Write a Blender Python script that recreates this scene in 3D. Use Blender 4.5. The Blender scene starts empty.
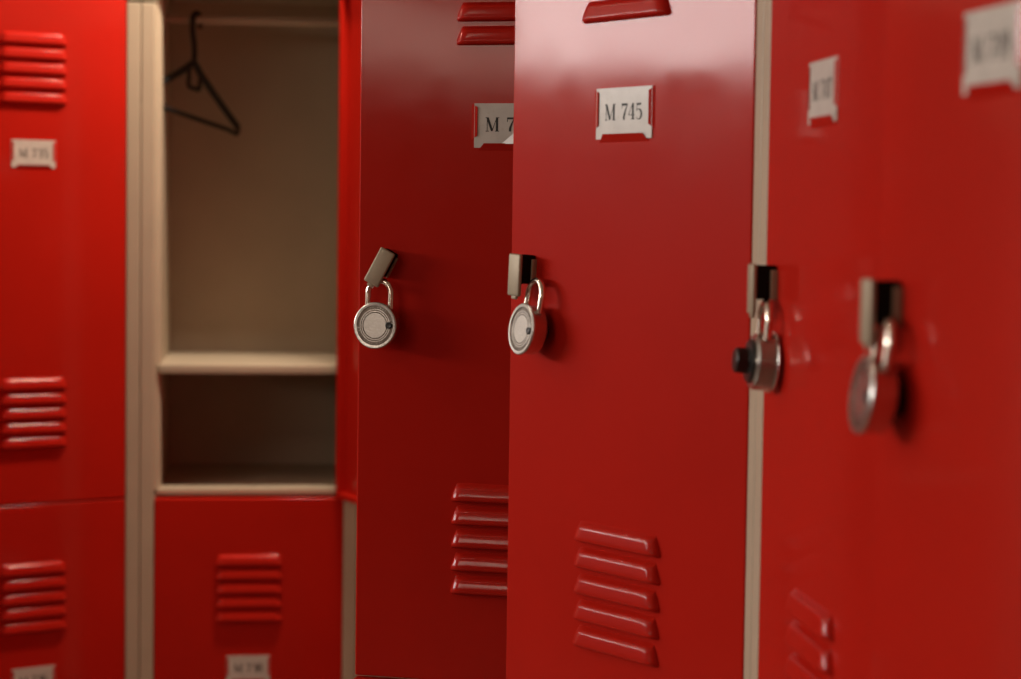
import bpy, bmesh, math, random
from mathutils import Vector, Matrix
random.seed(7)
sc = bpy.context.scene
COL = sc.collection

# ------------------------------------------------------------------ camera, world, light, exposure
CAM_Z = 1.47
YAW, PITCH, ROLL, FPX = 0.12, 0.0568, 0.0134, 2017.4
cd = bpy.data.cameras.new('camera'); cam = bpy.data.objects.new('camera', cd); COL.objects.link(cam)
cd.sensor_width = 36.0; cd.lens = 36.0 * FPX / 1021.0
cd.shift_y = -7.6 / 1021.0
cam.matrix_world = (Matrix.Translation((0, 0, CAM_Z)) @ Matrix.Rotation(-YAW, 4, 'Z')
                    @ Matrix.Rotation(math.pi / 2 - PITCH, 4, 'X') @ Matrix.Rotation(ROLL, 4, 'Z'))
cd.dof.use_dof = True; cd.dof.focus_distance = 2.02; cd.dof.aperture_fstop = 5.2
cd.clip_start = 0.02
sc.camera = cam

w = bpy.data.worlds.new('world'); sc.world = w; w.use_nodes = True
w.node_tree.nodes['Background'].inputs[0].default_value = (1.0, 0.86, 0.72, 1)
w.node_tree.nodes['Background'].inputs[1].default_value = 0.02
sc.view_settings.view_transform = 'Standard'
sc.view_settings.look = 'None'
sc.view_settings.gamma = 1.0
sc.view_settings.use_curve_mapping = False
sc.view_settings.exposure = -0.2


def area(name, loc, target, sx, sy, power, col):
    l = bpy.data.lights.new(name, 'AREA'); l.shape = 'RECTANGLE'; l.size = sx; l.size_y = sy
    l.energy = power; l.color = col
    o = bpy.data.objects.new(name, l); COL.objects.link(o); o.location = loc
    d = Vector(target) - Vector(loc)
    o.rotation_euler = d.to_track_quat('-Z', 'Y').to_euler()
    return o

CEIL = 2.85
LAMPS = [  # (x, y, z, size x, size y, rotation z, power): lamps hung under the ceiling
    (0.15, 3.18, 2.38, 0.24, 0.12, 0.0, 23),          # close to the end row
    (-1.12, 0.78, 2.44, 0.70, 0.018, -0.72, 3.4),  # added unseen strip, narrowed for highlights on the wide open door's louvres
    (-1.30, 2.37, 2.44, 0.018, 0.80, -0.36, 7.0),  # added unseen strip for louvre highlights on the half-open door
]
for i, (x, y, z, a, b, rz, p) in enumerate(LAMPS):
    o = area('ceiling_lamp', (x, y, z), (x, y, 0), a, b, p, (1.0, 0.83, 0.64))
    o.rotation_euler = (0, 0, rz)
# two unseen windows, added in the left wall for door light and glare: (y from, y to, z from, z to, watts, colour)
XLW = -4.6
ADDED_WINS = [(1.2, 3.72, 1.98, 2.42, 100, (1.0, 0.94, 0.90)), (-5.8, -1.2, 2.18, 2.56, 52, (1.0, 0.82, 0.66))]
for (ya, yb, za, zb, p, c) in ADDED_WINS:
    area('added_window_light', (XLW + 0.01, (ya + yb) / 2, (za + zb) / 2), (0, (ya + yb) / 2, (za + zb) / 2), yb - ya, zb - za, p, c)
area('added_window_light', (-3.45, 3.80, 2.20), (-3.45, 0, 2.20), 2.2, 0.42, 26, (1.0, 0.94, 0.90))  # unseen source added on the back wall to widen the door glare

# ------------------------------------------------------------------ materials
def mat(name, col, rough=0.5, metal=0.0, spec=0.5, coat=0.0, coat_rough=0.1, var=0.0, var_scale=8.0,
        bump=0.0, bump_scale=200.0, rough_var=0.0, wear=None, wear_amt=0.0):
    m = bpy.data.materials.new(name); m.use_nodes = True
    nt = m.node_tree; N = nt.nodes; L = nt.links
    b = N['Principled BSDF']
    b.inputs['Base Color'].default_value = (*col, 1)
    b.inputs['Roughness'].default_value = rough
    b.inputs['Metallic'].default_value = metal
    b.inputs['Specular IOR Level'].default_value = spec
    b.inputs['Coat Weight'].default_value = coat
    b.inputs['Coat Roughness'].default_value = coat_rough
    tc = N.new('ShaderNodeTexCoord')
    if var > 0 or wear:
        n = N.new('ShaderNodeTexNoise'); n.inputs['Scale'].default_value = var_scale; n.inputs['Detail'].default_value = 5
        L.new(tc.outputs['Object'], n.inputs['Vector'])
        r = N.new('ShaderNodeMapRange'); r.inputs[1].default_value = .3; r.inputs[2].default_value = .7
        r.inputs[3].default_value = 1 - var; r.inputs[4].default_value = 1 + var
        L.new(n.outputs['Fac'], r.inputs[0])
        hsv = N.new('ShaderNodeHueSaturation'); hsv.inputs['Color'].default_value = (*col, 1)
        L.new(r.outputs[0], hsv.inputs['Value'])
        out = hsv.outputs['Color']
        if wear:
            n2 = N.new('ShaderNodeTexNoise'); n2.inputs['Scale'].default_value = var_scale * 6; n2.inputs['Detail'].default_value = 8
            L.new(tc.outputs['Object'], n2.inputs['Vector'])
            r2 = N.new('ShaderNodeMapRange'); r2.inputs[1].default_value = .62; r2.inputs[2].default_value = .72
            r2.inputs[3].default_value = 0; r2.inputs[4].default_value = wear_amt
            L.new(n2.outputs['Fac'], r2.inputs[0])
            mx = N.new('ShaderNodeMixRGB'); mx.inputs['Color2'].default_value = (*wear, 1)
            L.new(r2.outputs[0], mx.inputs['Fac']); L.new(out, mx.inputs['Color1']); out = mx.outputs[0]
        L.new(out, b.inputs['Base Color'])
    if rough_var > 0:
        n = N.new('ShaderNodeTexNoise'); n.inputs['Scale'].default_value = 14; n.inputs['Detail'].default_value = 6
        L.new(tc.outputs['Object'], n.inputs['Vector'])
        r = N.new('ShaderNodeMapRange'); r.inputs[1].default_value = .3; r.inputs[2].default_value = .7
        r.inputs[3].default_value = max(0.02, coat_rough - rough_var); r.inputs[4].default_value = coat_rough + rough_var
        L.new(n.outputs['Fac'], r.inputs[0]); L.new(r.outputs[0], b.inputs['Coat Roughness'])
    if bump > 0:
        n = N.new('ShaderNodeTexNoise'); n.inputs['Scale'].default_value = bump_scale; n.inputs['Detail'].default_value = 3
        L.new(tc.outputs['Object'], n.inputs['Vector'])
        bp = N.new('ShaderNodeBump'); bp.inputs['Strength'].default_value = bump; bp.inputs['Distance'].default_value = 0.001
        L.new(n.outputs['Fac'], bp.inputs['Height']); L.new(bp.outputs[0], b.inputs['Normal'])
        if coat > 0:
            L.new(bp.outputs[0], b.inputs['Coat Normal'])
    return m

M = {}
M['red'] = mat('red_enamel', (0.46, 0.013, 0.0065), rough=0.38, spec=0.03, coat=0.32, coat_rough=0.085, rough_var=0.03,
               var=0.05, var_scale=5, bump=0.07, bump_scale=22)
M['beige'] = mat('beige_enamel', (0.47, 0.385, 0.285), rough=0.42, spec=0.4, var=0.05, var_scale=9, bump=0.03, bump_scale=120)
M['card'] = mat('card_paper', (0.56, 0.52, 0.47), rough=0.5, coat=0.4, coat_rough=0.2, var=0.10, var_scale=40,
                wear=(0.45, 0.38, 0.28), wear_amt=0.35)
M['ink'] = mat('printed_ink', (0.02, 0.018, 0.016), rough=0.6)
M['torn'] = mat('torn_paper', (0.92, 0.91, 0.88), rough=0.35, coat=1.0, coat_rough=0.1, var=0.05)
M['latch'] = mat('dull_nickel', (0.36, 0.30, 0.215), rough=0.5, metal=0.25, var=0.12, var_scale=30, bump=0.1, bump_scale=300)
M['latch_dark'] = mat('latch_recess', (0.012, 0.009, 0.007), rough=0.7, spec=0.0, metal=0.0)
M['steel'] = mat('padlock_steel', (0.60, 0.58, 0.55), rough=0.27, metal=1.0, var=0.06, var_scale=60, bump=0.06, bump_scale=400)
M['groove'] = mat('engraved_steel', (0.16, 0.13, 0.11), rough=0.35, metal=0.9)
M['shackle'] = mat('shackle_steel', (0.85, 0.78, 0.68), rough=0.16, metal=1.0)
M['black'] = mat('black_plastic', (0.012, 0.011, 0.010), rough=0.35)
M['hanger'] = mat('hanger_plastic', (0.015, 0.014, 0.014), rough=0.5)
M['wall'] = mat('cream_wall', (0.50, 0.42, 0.33), rough=0.7, var=0.03, bump=0.2, bump_scale=60)
M['ceiling'] = mat('ceiling_paint', (0.48, 0.43, 0.36), rough=0.8, var=0.03)
M['floor'] = mat('floor_vinyl', (0.16, 0.11, 0.08), rough=0.35, var=0.15, var_scale=20)
M['white'] = mat('white_housing', (0.75, 0.75, 0.72), rough=0.5)


def two_tone(name, z, low, high):
    m = bpy.data.materials.new(name); m.use_nodes = True; N = m.node_tree.nodes; L = m.node_tree.links
    g = N.new('ShaderNodeNewGeometry'); s = N.new('ShaderNodeSeparateXYZ'); L.new(g.outputs['Position'], s.inputs[0])
    c = N.new('ShaderNodeMath'); c.operation = 'GREATER_THAN'; c.inputs[1].default_value = z; L.new(s.outputs['Z'], c.inputs[0])
    mx = N.new('ShaderNodeMixRGB'); mx.inputs['Color1'].default_value = (*low, 1); mx.inputs['Color2'].default_value = (*high, 1)
    L.new(c.outputs[0], mx.inputs['Fac']); L.new(mx.outputs[0], N['Principled BSDF'].inputs['Base Color'])
    N['Principled BSDF'].inputs['Roughness'].default_value = 0.6
    return m
M['two_tone'] = two_tone('locker_stand_in_wall', 1.72, (0.20, 0.012, 0.008), (0.5, 0.44, 0.36))  # red lower part stands in for unseen lockers mirrored in the doors

# ------------------------------------------------------------------ mesh helpers
def obj(name, bm, mats, parent=None, smooth=False, loc=None, rot=None):
    bmesh.ops.recalc_face_normals(bm, faces=bm.faces)
    me = bpy.data.meshes.new(name); bm.to_mesh(me); bm.free()
    for m in (mats if isinstance(mats, (list, tuple)) else [mats]):
        me.materials.append(m)
    if smooth:
        for p in me.polygons: p.use_smooth = True
        try: me.set_sharp_from_angle(angle=math.radians(smooth if smooth is not True else 40))
        except Exception: pass
    o = bpy.data.objects.new(name, me); COL.objects.link(o)
    if parent: o.parent = parent
    if loc: o.location = loc
    if rot: o.rotation_euler = rot
    return o


def box(bm, x0, x1, y0, y1, z0, z1, bev=0.0, seg=2, mi=0):
    r = bmesh.ops.create_cube(bm, size=1.0)
    vs = r['verts']
    bmesh.ops.scale(bm, vec=(x1 - x0, y1 - y0, z1 - z0), verts=vs)
    bmesh.ops.translate(bm, vec=((x0 + x1) / 2, (y0 + y1) / 2, (z0 + z1) / 2), verts=vs)
    fs = list({f for v in vs for f in v.link_faces})
    for f in fs: f.material_index = mi
    if bev > 0:
        es = list({e for v in vs for e in v.link_edges})
        r = bmesh.ops.bevel(bm, geom=es, offset=bev, segments=seg, profile=0.5, affect='EDGES')
        for f in r['faces']: f.material_index = mi


def tube(bm, pts, r, n=10, closed=False, mi=0, radii=None):
    pts = [Vector(p) for p in pts]; N = len(pts); rings = []
    up = None
    for i, p in enumerate(pts):
        if closed: t = pts[(i + 1) % N] - pts[i - 1]
        else: t = pts[min(i + 1, N - 1)] - pts[max(i - 1, 0)]
        t.normalize()
        if up is None:
            up = t.orthogonal().normalized()
        up = (up - t * up.dot(t)).normalized()
        s = t.cross(up); rr = radii[i] if radii else r
        rings.append([bm.verts.new(p + (up * math.cos(2 * math.pi * k / n) + s * math.sin(2 * math.pi * k / n)) * rr) for k in range(n)])
    for i in range(N if closed else N - 1):
        a, b = rings[i], rings[(i + 1) % N]
        for k in range(n):
            f = bm.faces.new((a[k], a[(k + 1) % n], b[(k + 1) % n], b[k])); f.material_index = mi
    if not closed:
        bm.faces.new(rings[0]).material_index = mi; bm.faces.new(rings[-1]).material_index = mi


def arc_pts(cx, cz, r, a0, a1, n, y=0.0):
    return [(cx + r * math.cos(a0 + (a1 - a0) * i / n), y, cz + r * math.sin(a0 + (a1 - a0) * i / n)) for i in range(n + 1)]


def lathe_y(bm, prof, n=48, cx=0, cz=0, mi=0):
    """profile of (radius, y) turned about the y axis"""
    rings = []
    for r, y in prof:
        if r < 1e-6: rings.append([bm.verts.new((cx, y, cz))])
        else: rings.append([bm.verts.new((cx + r * math.cos(2 * math.pi * k / n), y, cz + r * math.sin(2 * math.pi * k / n))) for k in range(n)])
    for a, b in zip(rings, rings[1:]):
        for k in range(n):
            k2 = (k + 1) % n
            if len(a) == 1 and len(b) == 1: continue
            if len(a) == 1: f = bm.faces.new((a[0], b[k], b[k2]))
            elif len(b) == 1: f = bm.faces.new((a[k], b[0], a[k2]))
            else: f = bm.faces.new((a[k], b[k], b[k2], a[k2]))
            f.material_index = mi

def weighted(o):
    m = o.modifiers.new('weighted_normals', 'WEIGHTED_NORMAL'); m.keep_sharp = True; m.weight = 100
    return o

# ------------------------------------------------------------------ dimensions of the lockers (metres)
W = 0.32; G = 0.0466; P = W + G; D = 0.36; T = 0.8665
Z_UP = CAM_Z - 0.4802; Z_LO = Z_UP - T; DH = 0.8645
OUT = -1.0  # local y of the outside

# ------------------------------------------------------------------ lettering on the cards
def strokes(ch):
    """list of (polyline, width or widths) in a 1-high box; returns (strokes, advance)"""
    t, k = 0.05, 0.17
    def arc(cx, cy, rx, ry, a0, a1, n=18):
        return [(cx + rx * math.cos(math.radians(a0 + (a1 - a0) * i / n)), cy + ry * math.sin(math.radians(a0 + (a1 - a0) * i / n))) for i in range(n + 1)]
    def ring(cx, cy, rx, ry):
        p = arc(cx, cy, rx, ry, 0, 360, 28)
        ws = [t + (k - t) * abs((x - cx) / rx) ** 1.5 for x, y in p]
        return (p, ws)
    if ch == 'M':
        return ([([(0.12, 0), (0.12, 1)], t), ([(0.14, 0.98), (0.48, 0.04)], k), ([(0.48, 0.02), (0.82, 0.98)], t),
                 ([(0.84, 0), (0.84, 1)], k), ([(0, 0.02), (0.26, 0.02)], t), ([(0.0, 0.98), (0.2, 0.98)], t),
                 ([(0.70, 0.02), (1.0, 0.02)], t), ([(0.78, 0.98), (1.0, 0.98)], t)], 1.12)
    if ch == '7':
        return ([([(0.05, 0.93), (0.58, 0.93)], 0.14), ([(0.06, 0.98), (0.06, 0.68)], t),
                 ([(0.57, 0.93), (0.38, 0.55), (0.27, 0.25), (0.25, 0.0)], [t, .12, k, k])], 0.66)
    if ch == '4':
        return ([([(0.42, 0), (0.42, 1)], k), ([(0.38, 0.97), (0.03, 0.29)], t), ([(0.0, 0.28), (0.62, 0.28)], t),
                 ([(0.26, 0.02), (0.60, 0.02)], t)], 0.68)
    if ch == '5':
        p = arc(0.26, 0.31, 0.26, 0.31, 128, -150)
        return ([([(0.10, 0.92), (0.50, 0.93)], 0.13), ([(0.10, 0.96), (0.09, 0.50)], t),
                 (p, [t + (k - t) * max(0, (x - 0.26) / 0.26) for x, y in p])], 0.62)
    if ch == '3':
        p = arc(0.24, 0.76, 0.22, 0.22, 150, -90); q = arc(0.24, 0.28, 0.27, 0.27, 90, -150)
        return ([(p, [t + (k - t) * max(0, (x - 0.24) / 0.22) for x, y in p]),
                 (q, [t + (k - t) * max(0, (x - 0.24) / 0.27) for x, y in q])], 0.62)
    if ch == '8': return ([ring(0.27, 0.76, 0.20, 0.21), ring(0.27, 0.28, 0.24, 0.26)], 0.62)
    if ch == '6':
        p = arc(0.32, 0.5, 0.30, 0.48, 60, 190)
        return ([ring(0.28, 0.30, 0.23, 0.28), (p, [t + (k - t) * max(0, (0.32 - x) / 0.30) for x, y in p])], 0.62)
    if ch == '9':
        p = arc(0.22, 0.5, 0.30, 0.48, -120, 10)
        return ([ring(0.26, 0.70, 0.23, 0.28), (p, [t + (k - t) * max(0, (x - 0.22) / 0.30) for x, y in p])], 0.62)
    if ch == '1': return ([([(0.25, 0), (0.25, 1)], k), ([(0.05, 0.02), (0.45, 0.02)], t), ([(0.25, 0.96), (0.05, 0.8)], t)], 0.55)
    if ch == '0': return ([ring(0.28, 0.5, 0.23, 0.48)], 0.64)
    return ([], 0.42)


def letter_bm(bm, text, x0, z0, h, y, mi):
    total = sum(strokes(c)[1] for c in text) * h
    x = x0 - total / 2
    q = 0
    for c in text:
        st, adv = strokes(c)
        for pl, ws in st:
            n = len(pl)
            wl = ws if isinstance(ws, (list, tuple)) else [ws] * n
            L_, R_ = [], []
            q += 1
            for i in range(n):
                a = pl[max(i - 1, 0)]; b = pl[min(i + 1, n - 1)]
                dx, dz = b[0] - a[0], b[1] - a[1]; l = math.hypot(dx, dz) or 1
                nx, nz = -dz / l * wl[i] / 2, dx / l * wl[i] / 2
                px, pz = pl[i]
                yy = y - 0.000012 * (q % 4)
                L_.append(bm.verts.new((x + (px + nx) * h, yy, z0 + (pz + nz) * h)))
                R_.append(bm.verts.new((x + (px - nx) * h, yy, z0 + (pz - nz) * h)))
            for i in range(n - 1):
                f = bm.faces.new((L_[i], L_[i + 1], R_[i + 1], R_[i])); f.material_index = mi
        x += adv * h

# ------------------------------------------------------------------ door (origin: front corner at the hinge, bottom)
LW, LH = 0.0735, 0.0451
Z_LABEL = 0.1151 + 0.4802           # top of the card above the door's bottom
PL, LOV_H, LOV_W, LOV_D = 0.0239, 0.0196, 0.1145, 0.0078
LOUVER_TOPS = [0.2074 - i * PL for i in range(5)] + [0.6538 + LOV_H + i * PL for i in range(5)]
PROF = [(0, -.06), (.03, .03), (.06, .12), (.10, .27), (.14, .44), (.18, .58), (.23, .70), (.28, .78), (.34, .83), (.42, .87), (.52, .91),
        (.64, .96), (.76, 1.0), (.85, 1.0), (.91, .92), (.95, .78), (.98, .55), (1.0, .25), (1.0, -.06)]


def louver(bm, xc, ztop):
    nx = 30; rows = []
    for (t, d) in PROF:
        inset = 0.007 * (1 - t) ** 1.2 + 0.0015 * max(0, t - .85) / .15
        x0, x1 = xc - LOV_W / 2 + inset, xc + LOV_W / 2 - inset
        row = []
        for i in range(nx + 1):
            s = i / nx
            s = 0.5 - 0.5 * math.cos(math.pi * s)      # denser at both ends
            x = x0 + (x1 - x0) * s
            e = min(x - x0, x1 - x) / 0.011
            e = max(0.0, min(1.0, e)); e = math.sqrt(1 - (1 - e) ** 2)
            h = d * e if d > 0 else d
            if e < 1e-4: h = -0.06
            row.append(bm.verts.new((x, -LOV_D * h, ztop - LOV_H * t)))
        rows.append(row)
    for a, b in zip(rows, rows[1:]):
        for i in range(nx):
            bm.faces.new((a[i], b[i], b[i + 1], a[i + 1]))


def door_mesh():
    bm = bmesh.new()
    x0, x1, th, z0, z1 = -W + 0.0012, -0.0004, 0.016, 0.0, DH
    box(bm, x0, x1, 0, th, z0, z1)
    back = max(bm.faces, key=lambda f: f.calc_center_median().y)
    bmesh.ops.inset_individual(bm, faces=[back], thickness=0.012)
    r = bmesh.ops.extrude_face_region(bm, geom=[back])
    vs = [v for v in r['geom'] if isinstance(v, bmesh.types.BMVert)]
    bmesh.ops.translate(bm, vec=(0, -0.0145, 0), verts=vs)
    bmesh.ops.delete(bm, geom=[back], context='FACES')
    es = [e for e in bm.edges if all(v.co.y < 1e-5 for v in e.verts)]
    es += [e for e in bm.edges if abs(e.verts[0].co.y - e.verts[1].co.y) > .01 and all(
        (abs(v.co.x - x0) < 1e-5 or abs(v.co.x - x1) < 1e-5) and (abs(v.co.z) < 1e-5 or abs(v.co.z - z1) < 1e-5) for v in e.verts)]
    bmesh.ops.bevel(bm, geom=list(set(es)), offset=0.0022, segments=3, profile=0.5, affect='EDGES')
    for z in LOUVER_TOPS: louver(bm, -W / 2, z)
    return bm


def holder_mesh():
    """three pressed tabs holding the card: left, right, bottom"""
    bm = bmesh.new()
    cx = -W / 2; zt = Z_LABEL; zb = zt - LH
    def wedge(pts_out, pts_in, lift):
        o = [bm.verts.new((x, 0.0004, z)) for x, z in pts_out]
        i = [bm.verts.new((x, -lift, z)) for x, z in pts_in]
        i2 = [bm.verts.new((x, -lift + 0.0008, z)) for x, z in pts_in]
        o2 = [bm.verts.new((x, 0.0012, z)) for x, z in pts_out]
        bm.faces.new((o[0], o[1], i[1], i[0])); bm.faces.new((i[0], i[1], i2[1], i2[0])); bm.faces.new((o2[0], o2[1], i2[1], i2[0]))
        bm.faces.new((o[0], i[0], i2[0], o2[0])); bm.faces.new((o[1], i[1], i2[1], o2[1]))
    l = cx - LW / 2; r = cx + LW / 2
    wedge([(l - .0045, zt - .000), (l - .0045, zt - .038)], [(l + .0035, zt - .004), (l + .0035, zt - .033)], 0.0022)
    wedge([(r + .0045, zt + .001), (r + .0045, zt - .038)], [(r - .0035, zt - .004), (r - .0035, zt - .033)], 0.0022)
    wedge([(cx - .034, zb - .0040), (cx + .034, zb - .0040)], [(cx - .026, zb + .0045), (cx + .026, zb + .0045)], 0.0030)
    return bm


def card_mesh(text, torn=False):
    bm = bmesh.new()
    cx = -W / 2; zt = Z_LABEL - 0.0003; zb = Z_LABEL - LH
    y = -0.0012
    box(bm, cx - LW / 2, cx + LW / 2, y, y + 0.0010, zb, zt)
    letter_bm(bm, text, cx, zb + LH * 0.365, 0.0142, y - 0.00012, 1)
    if torn:   # torn, glossy corner of the protective film
        vs = [bm.verts.new(p) for p in ((cx - .008, y - .0003, zb + .004), (cx + .032, y - .0130, zb + .004), (cx + .032, y - .0140, zb + .034),
                                        (cx + .018, y - .0075, zb + .026), (cx + .006, y - .0045, zb + .015))]
        f = bm.faces.new(vs); f.material_index = 2
    return bm


def latch_mesh():
    """latch handle: flat nickel plate (0) standing off the door on a dark block (1); origin at the pivot on the door face"""
    bm = bmesh.new()
    box(bm, -0.0085, 0.0085, -0.0200, -0.0160, -0.0225, 0.0165, bev=0.0016, seg=3, mi=0)
    box(bm, -0.0035, 0.0035, -0.0190, -0.0160, -0.0255, -0.0215, bev=0.0008, seg=2, mi=0)
    return bm


def latch_base_mesh():
    bm = bmesh.new()
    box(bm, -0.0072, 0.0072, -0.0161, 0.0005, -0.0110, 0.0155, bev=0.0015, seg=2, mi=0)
    box(bm, 0.0073, 0.0090, -0.0055, 0.0005, -0.0110, 0.0120, bev=0.0005, seg=2, mi=1)
    return bm

DOOR_ME = None; HOLDER_ME = None; LATCH_ME = None; BASE_ME = None


def inst(name, me, parent):
    o = bpy.data.objects.new(name, me); COL.objects.link(o); o.parent = parent; return o


def make_door(root, z0, angle, text, tilt=0.0, torn=False):
    global DOOR_ME, HOLDER_ME, LATCH_ME, BASE_ME
    if DOOR_ME is None:
        d = obj('door', door_mesh(), M['red'], root, smooth=35); DOOR_ME = d.data
        h = obj('label_holder', holder_mesh(), M['red'], d); HOLDER_ME = h.data
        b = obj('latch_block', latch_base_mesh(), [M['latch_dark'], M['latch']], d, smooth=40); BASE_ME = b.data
        l = obj('latch_handle', latch_mesh(), M['latch'], d, smooth=40); LATCH_ME = l.data
    else:
        d = inst('door', DOOR_ME, root)
        h = inst('label_holder', HOLDER_ME, d); b = inst('latch_block', BASE_ME, d); l = inst('latch_handle', LATCH_ME, d)
    d.location = (G / 2 + W, 0, z0); d.rotation_euler = (0, 0, angle)
    weighted(d)
    for o in (b, l):
        o.location = (-W + 0.031, 0, 0.430); o.rotation_euler = (0, tilt, 0)
    c = obj('label_card', card_mesh(text, torn), [M['card'], M['ink'], M['torn']], d)
    c['label'] = 'white card printed ' + text
    d['label'] = 'red louvred door with card ' + text
    h['label'] = 'pressed red tabs around the card'
    l['label'] = 'nickel latch handle'; b['label'] = 'dark latch block'
    return d

# ------------------------------------------------------------------ locker cabinet body
def body_mesh():
    bm = bmesh.new()
    s = G / 2
    zt = Z_UP + DH + 0.006; ZTOP = 1.925
    for side in (0, 1):
        def bx(xa, xb, *a, **k):
            if side: xa, xb = P - xb, P - xa
            box(bm, xa, xb, *a, **k)
        bx(0.0006, s, 0.0, 0.045, 0.0, 1.8180, bev=0.0022, seg=3)            # stile
        bx(0.0006, s, 0.0, 0.045, 1.8225, ZTOP, bev=0.0010, seg=2)
        bx(0.0008, 0.0226, 0.040, D, 0.02, ZTOP - .002)                       # side panel
        bx(s - .001, s + .012, 0.0172, 0.0190, 0.11, zt, bev=0.0005, seg=1) if side else None   # door stop
    # slanted door stop along the latch side, folded back into the cabinet
    for za, zb in ((Z_UP + .0125, zt - .003), (Z_LO + .004, Z_UP + .0015)):
        pr = [(s - .0005, .0168), (s + .0015, .0168), (s + .0100, .0280), (s + .0100, D - .003), (s - .0005, D - .003)]
        lo = [bm.verts.new((x, y, za)) for x, y in pr]; hi = [bm.verts.new((x, y, zb)) for x, y in pr]
        bm.faces.new(lo); bm.faces.new(hi)
        for i in range(len(pr)):
            j = (i + 1) % len(pr); bm.faces.new((lo[i], lo[j], hi[j], hi[i]))
    box(bm, 0.004, P - 0.004, D - 0.003, D, 0.02, ZTOP - .002)                # back
    box(bm, s, P - s, 0.0, 0.016, zt - 0.004, ZTOP, bev=0.0015)               # top rail
    box(bm, 0.004, P - 0.004, 0.010, D - .002, zt - 0.003, zt + 0.0)          # top panel
    box(bm, 0.004, P - 0.004, 0.010, D - .002, ZTOP - 0.004, ZTOP - .001)
    box(bm, s + .002, P - s + .002, 0.0168, D - .002, Z_UP + 0.0015, Z_UP + 0.0125, bev=0.002, seg=2)     # middle floor
    box(bm, s - .002, P - s + .002, 0.0168, D - .002, Z_LO - 0.012, Z_LO + 0.004, bev=0.002, seg=2)       # bottom floor
    box(bm, s - .002, P - s + .002, 0.0, 0.018, 0.0, Z_LO - 0.003, bev=0.0015)                            # plinth
    return bm


def shelf_mesh():
    bm = bmesh.new(); s = G / 2
    box(bm, s + .006, P - s + .003, 0.020, D - .003, -0.0035, 0.0, bev=0)
    box(bm, s + .006, P - s + .003, 0.017, 0.021, -0.0155, 0.0, bev=0.0015, seg=3)
    return bm

BODY_ME = None


def make_locker(loc, rotz, up, lo, a_up, a_lo, label, tilt=0.0, torn=False, group='two-tier red lockers', interior=False):
    global BODY_ME
    root = bpy.data.objects.new('locker', None); COL.objects.link(root)
    root.location = loc; root.rotation_euler = (0, 0, rotz)
    root['label'] = label; root['category'] = 'locker'; root['group'] = group
    if BODY_ME is None:
        b = obj('cabinet_body', body_mesh(), M['beige'], root, smooth=35); BODY_ME = b.data
    else: b = inst('cabinet_body', BODY_ME, root)
    weighted(b)
    b['label'] = 'beige steel cabinet frame'
    make_door(root, Z_UP, a_up, up, tilt, torn)
    make_door(root, Z_LO, a_lo, lo)
    if interior:
        s = obj('shelf', shelf_mesh(), M['beige'], root, smooth=35, loc=(0, 0, 1.2135)); s['label'] = 'cream steel shelf with a folded front lip'
        bm = bmesh.new(); tube(bm, [(0.0195, 0.18, 1.809), (P - 0.0195, 0.18, 1.809)], 0.0075, 16)
        r = obj('hanging_rod', bm, M['beige'], root, smooth=40); r['label'] = 'beige tube rod'
    return root

R90 = -math.pi / 2
YB = 3.4294; XB = 0.392; X1 = -0.2366 + 0.0008; Y745 = 1.5899 + G / 2 + W + G / 2
L735 = make_locker((X1 - W - G / 2, YB, 0), 0, 'M 735', 'M 736', 0.4458, 0.445,
                   'red locker at the left edge, doors M 735 over M 736 ajar')
L737 = make_locker((X1 - W - G / 2 + P, YB, 0), 0, 'M 737', 'M 738', 1.95, 0.0,
                   'open beige-lined locker with a shelf, above closed red door M 738', interior=True)
L733 = make_locker((X1 - W - G / 2 - P, YB, 0), 0, 'M 733', 'M 734', 1.75, 1.65,  # unseen, added with its doors open to shade the end row
                   'red locker standing open just outside the left edge')
L743 = make_locker((XB, Y745 + P, 0), R90, 'M 743', 'M 744', 1.22, 1.245,
                   'red locker, upper door wide open, its card half hidden behind door M 745', tilt=math.radians(28), torn=True)
L745 = make_locker((XB, Y745, 0), R90, 'M 745', 'M 746', 0.545, 0.0,
                   'red locker with half-open door M 745 in the centre right of the row', tilt=math.radians(3))
L747 = make_locker((XB, Y745 - P, 0), R90, 'M 747', 'M 748', 0.0, 0.0,
                   'red locker with closed door just right of the cream post, lock dial facing out')
L749 = make_locker((XB, Y745 - 2 * P, 0), R90, 'M 749', 'M 750', 0.0658, 0.0,
                   'nearest red locker at the right edge of the picture, strongly blurred')

# the rest of the side row, mostly behind the open doors
L741 = make_locker((XB, Y745 + 2 * P, 0), R90, 'M 741', 'M 742', 0.0, 0.0, 'closed red locker behind the wide open door')
L739 = make_locker((XB, Y745 + 3 * P, 0), R90, 'M 739', 'M 740', 0.0, 0.0, 'closed red locker at the far end of the side row')

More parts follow.
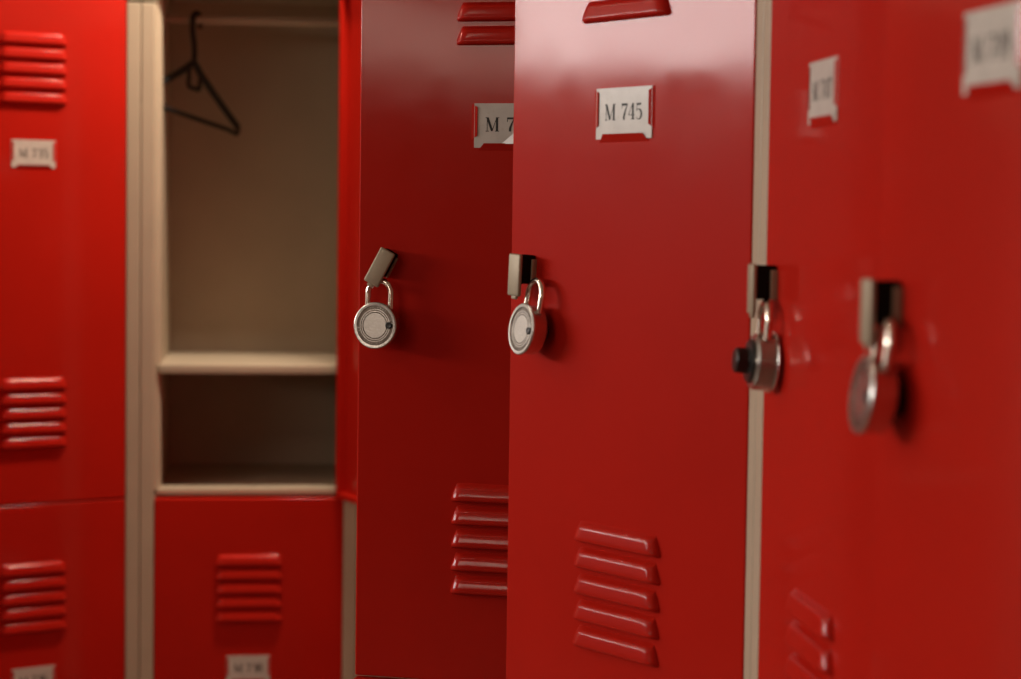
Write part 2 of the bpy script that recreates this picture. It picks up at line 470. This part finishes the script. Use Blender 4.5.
# ------------------------------------------------------------------ padlocks
def padlock(door, u, z, off, dial_out, yaw, roll, lean, label):
    """door-local placement: u from the free edge, z above the door's bottom, off = distance of the face from the door"""
    root = bpy.data.objects.new('padlock', None); COL.objects.link(root)
    root['label'] = label; root['category'] = 'padlock'; root['group'] = 'combination padlocks on the locker doors'
    R = 0.0241; th = 0.0165
    # body: -y is the face with the rings
    bm = bmesh.new()
    prof = [(0, .0), (.0128, .0), (.0130, .0008), (.0137, .0008), (.0139, .0), (.0150, .0), (.0152, .0008), (.0158, .0008), (.0160, .0),
            (.0170, .0), (.0172, .0007), (.0200, .0007), (.0204, -.0004), (.0228, -.0005), (.0237, .0000), (R, .0008), (R, .0016), (R - .0010, .0022),
            (R - .0016, .0040), (R - .0020, th - .0030), (.0216, th - .0010), (.0206, th), (.018, th), (.0175, th + .001), (.010, th + .0015), (0, th + .0015)]
    lathe_y(bm, prof, 64)
    for f in bm.faces:      # engraved grooves
        if all(v.co.y > .0006 for v in f.verts) and all(v.co.y < .0009 for v in f.verts) and f.calc_center_median().xz.length < .0202: f.material_index = 1
    if not dial_out:      # worn raised marks round the rim and the centre
        for k in range(40):
            a = 2 * math.pi * k / 40
            if k % 10 in (0, 5): continue
            if k % 20 > 13: continue
            ca, sa = math.cos(a), math.sin(a)
            p0 = Vector((ca * .0177, .0006, sa * .0177)); p1 = Vector((ca * .0195, .0006, sa * .0195))
            tube(bm, [p0, p1], .0005, 4)
        for dz, hw in ((.005, .005), (.0018, .007), (-.0015, .007), (-.0048, .005)):
            tube(bm, [(-hw, -.0001, dz), (hw, -.0001, dz)], .00035, 4)
    b = obj('lock_body', bm, [M['steel'], M['groove']], root, smooth=30)
    b['label'] = 'round steel case'
    # dial on the other side
    bm = bmesh.new()
    y0 = th + .001; kl = .0092 if dial_out else .0042
    lathe_y(bm, [(0, y0), (.0170, y0), (.0172, y0 + .001), (.0165, y0 + .0022), (.0105, y0 + .003), (.0096, y0 + .004), (.0092, y0 + .003 + kl), (.0080, y0 + .004 + kl), (0, y0 + .004 + kl)], 48)
    for k in range(24):
        a = 2 * math.pi * k / 24
        tube(bm, [(math.cos(a) * .0094, y0 + .004, math.sin(a) * .0094), (math.cos(a) * .0090, y0 + .0028 + kl, math.sin(a) * .0090)], .0007, 5)
    dl = obj('dial', bm, M['black'], root, smooth=35); dl['label'] = 'black combination dial'
    # keyhole
    if not dial_out:
        bm = bmesh.new(); ks = .0155
        lathe_y(bm, [(0, -.0012), (.0022, -.0012), (.0026, -.0014), (.0034, -.0012), (.0036, .0005)], 20, cx=ks, cz=.0005)
        k_ = obj('keyhole', bm, M['black'], root, smooth=30); k_['label'] = 'small black key opening'
    # shackle
    bm = bmesh.new(); sx = .0128; ys = .0092
    zt = R + .0110
    pts = [(-sx, ys, R * .72)] + [(-sx, ys, zt - .004)] + arc_pts(0, zt - .002, sx, math.pi, 0, 14, ys) + [(sx, ys, zt - .004), (sx, ys, R * .72)]
    tube(bm, pts, .0031, 14)
    s = obj('shackle', bm, M['shackle'], root, smooth=60); s['label'] = 'bright bent steel shackle'
    m = Matrix.Translation((-W + u, -off, z)) @ Matrix.Rotation(yaw, 4, 'Z') @ Matrix.Rotation(lean, 4, 'X') @ Matrix.Rotation(roll, 4, 'Y')
    if dial_out:
        m = m @ Matrix.Rotation(math.pi, 4, 'Z') @ Matrix.Translation((0, -th, 0))
    bpy.context.view_layer.update()
    root.matrix_world = door.matrix_world @ m
    return root


def upper(l): return [c for c in l.children if c.name.startswith('door') and abs(c.location.z - Z_UP) < .01][0]

padlock(upper(L743), 0.0270, 0.3680, 0.0240, False, math.radians(-8), 0.0, math.radians(-3),
        'round steel padlock hanging on the left open door from a tilted latch')
padlock(upper(L745), 0.0475, 0.3780, 0.0235, False, math.radians(-10), math.radians(5), math.radians(-7),
        'round steel padlock with bright back seen at an angle on door M 745')
padlock(upper(L747), 0.0420, 0.3715, 0.0195, True, 0.0, 0.0, math.radians(-4),
        'padlock with its black dial sticking out beside the cream post')
padlock(upper(L749), 0.0385, 0.3780, 0.0240, False, math.radians(-5), math.radians(2), math.radians(-7),
        'blurred padlock nearest the right edge, seen almost edge-on')

# ------------------------------------------------------------------ hanger on the rod
def hanger():
    root = bpy.data.objects.new('coat_hanger', None); COL.objects.link(root)
    root['label'] = 'black plastic coat hanger on the rod inside the open locker'; root['category'] = 'coat hanger'
    H = 0.172
    # own frame: x = far end (+), z up, origin at the apex under the hook
    bm = bmesh.new()
    pts = []
    for s in (-1, 1):
        arm = [(s * H * t, 0, -0.088 * (t ** 0.85)) for t in (0.03, .1, .2, .3, .42, .55, .68, .8, .9, .97)]
        pts.append(arm)
    left, right = pts
    loop = list(reversed(left)) + right + [(H * 1.0, 0, -0.094), (H * .985, 0, -0.100), (H * .95, 0, -0.1010)]
    loop += [(H * t, 0, -0.098) for t in (.8, .4, 0, -.4, -.8)] + [(-H * .95, 0, -0.1010), (-H * .985, 0, -0.100), (-H, 0, -0.094)]
    n = len(loop)
    rad = [0.0064 if p[2] > -0.091 else 0.0044 for p in loop]
    tube(bm, loop, 0.004, 10, closed=True, radii=rad)
    tube(bm, [(-.014, 0, -0.010), (-.013, 0, -.044), (-.010, 0, -.047), (.020, 0, -.047), (.024, 0, -.044), (.026, 0, -.018)], .0040, 8)
    f = obj('hanger_frame', bm, M['hanger'], root, smooth=50)
    bm = bmesh.new()
    hk = [(0, 0, -0.004), (0, 0, 0.012), (-.003, 0, .030), (-.0105, 0, .046), (-.0135, 0, .060)]
    c = (0.0, 0, .0712)
    for i in range(13):
        a = math.radians(200 - 235 * i / 12)
        hk.append((c[0] + .0138 * math.cos(a), 0, .0712 + .0138 * math.sin(a)))
    tube(bm, hk, .0050, 10)
    obj('hook', bm, M['hanger'], root, smooth=50)
    return root, f

HNG, _f = hanger()
# rod centre in the world; the hook's inside top rests on the rod
rod_y = YB + 0.18; rod_z = 1.809
hx = -0.2133 + 0.0335
HNG.matrix_world = (Matrix.Translation((-0.127, rod_y, rod_z)) @ Matrix.Rotation(math.radians(62), 4, 'Z')
                    @ Matrix.Rotation(math.radians(7), 4, 'Y') @ Matrix.Translation((0, 0, -0.0740)))

# ------------------------------------------------------------------ corner filler and room
def thing(o, label, cat, group=None):
    o['label'] = label; o['category'] = cat
    if group: o['group'] = group

bm = bmesh.new(); box(bm, 0.1545, 0.745, YB + 0.002, YB + 0.022, 0.0, 1.925, bev=0.002)
fp = obj('filler_panel', bm, M['beige'], smooth=35); thing(fp, 'beige filler panel in the corner behind the open doors', 'panel')

XL, XR, YF, YBK = XLW, 0.80, -7.0, YB + D + 0.02
def struct(name, bm, m):
    o = obj(name, bm, m); o['kind'] = 'structure'; return o
bm = bmesh.new(); box(bm, XL - .1, XR + .1, YF - .1, YBK + .1, -0.1, 0); struct('floor', bm, M['floor'])
bm = bmesh.new(); box(bm, XL - .1, XR + .1, YF - .1, YBK + .1, CEIL, CEIL + .1); struct('ceiling', bm, M['ceiling'])
bm = bmesh.new(); box(bm, XL - .1, XR + .1, YBK, YBK + .1, 0, CEIL); struct('wall_back', bm, M['wall'])
bm = bmesh.new(); box(bm, XR, XR + .1, YF, YBK, 0, CEIL); struct('wall_right', bm, M['wall'])
bm = bmesh.new(); box(bm, XL - .1, XL, YF, YBK, 0, CEIL); struct('wall_left', bm, M['two_tone'])
bm = bmesh.new(); box(bm, XL - .1, XR + .1, YF - .1, YF, 0, CEIL); struct('wall_front', bm, M['two_tone'])
for i, (ya, yb, za, zb, p, c) in enumerate(ADDED_WINS):  # frames round the added light sources on the left wall
    bm = bmesh.new()
    box(bm, XL, XL + .03, ya - .05, yb + .05, za - .05, za, bev=.003); box(bm, XL, XL + .03, ya - .05, yb + .05, zb, zb + .05, bev=.003)
    box(bm, XL, XL + .03, ya - .05, ya, za, zb, bev=.003); box(bm, XL, XL + .03, yb, yb + .05, za, zb, bev=.003)
    struct('added_window_%d' % (i + 1), bm, M['white'])
bm = bmesh.new(); ya, yb, za, zb = -4.55, -2.35, 1.99, 2.41  # frame round the added glare source on the back wall
box(bm, ya - .04, yb + .04, YBK - .022, YBK, za - .04, za, bev=.003); box(bm, ya - .04, yb + .04, YBK - .022, YBK, zb, zb + .04, bev=.003)
box(bm, ya - .04, ya, YBK - .022, YBK, za, zb, bev=.003); box(bm, yb, yb + .04, YBK - .022, YBK, za, zb, bev=.003)
struct('added_window_3', bm, M['white'])
for (x, y, z, a, b, rz, p) in LAMPS:
    bm = bmesh.new(); box(bm, - a / 2 - .03, a / 2 + .03, - b / 2 - .03, b / 2 + .03, .005, .06, bev=.004)
    tube(bm, [(0, 0, .06), (0, 0, CEIL - z)], .012, 12)
    o = obj('ceiling_light', bm, M['white'], loc=(x, y, z), rot=(0, 0, rz)); thing(o, 'unseen white ceiling light housing above the lockers', 'ceiling light', 'ceiling lights')
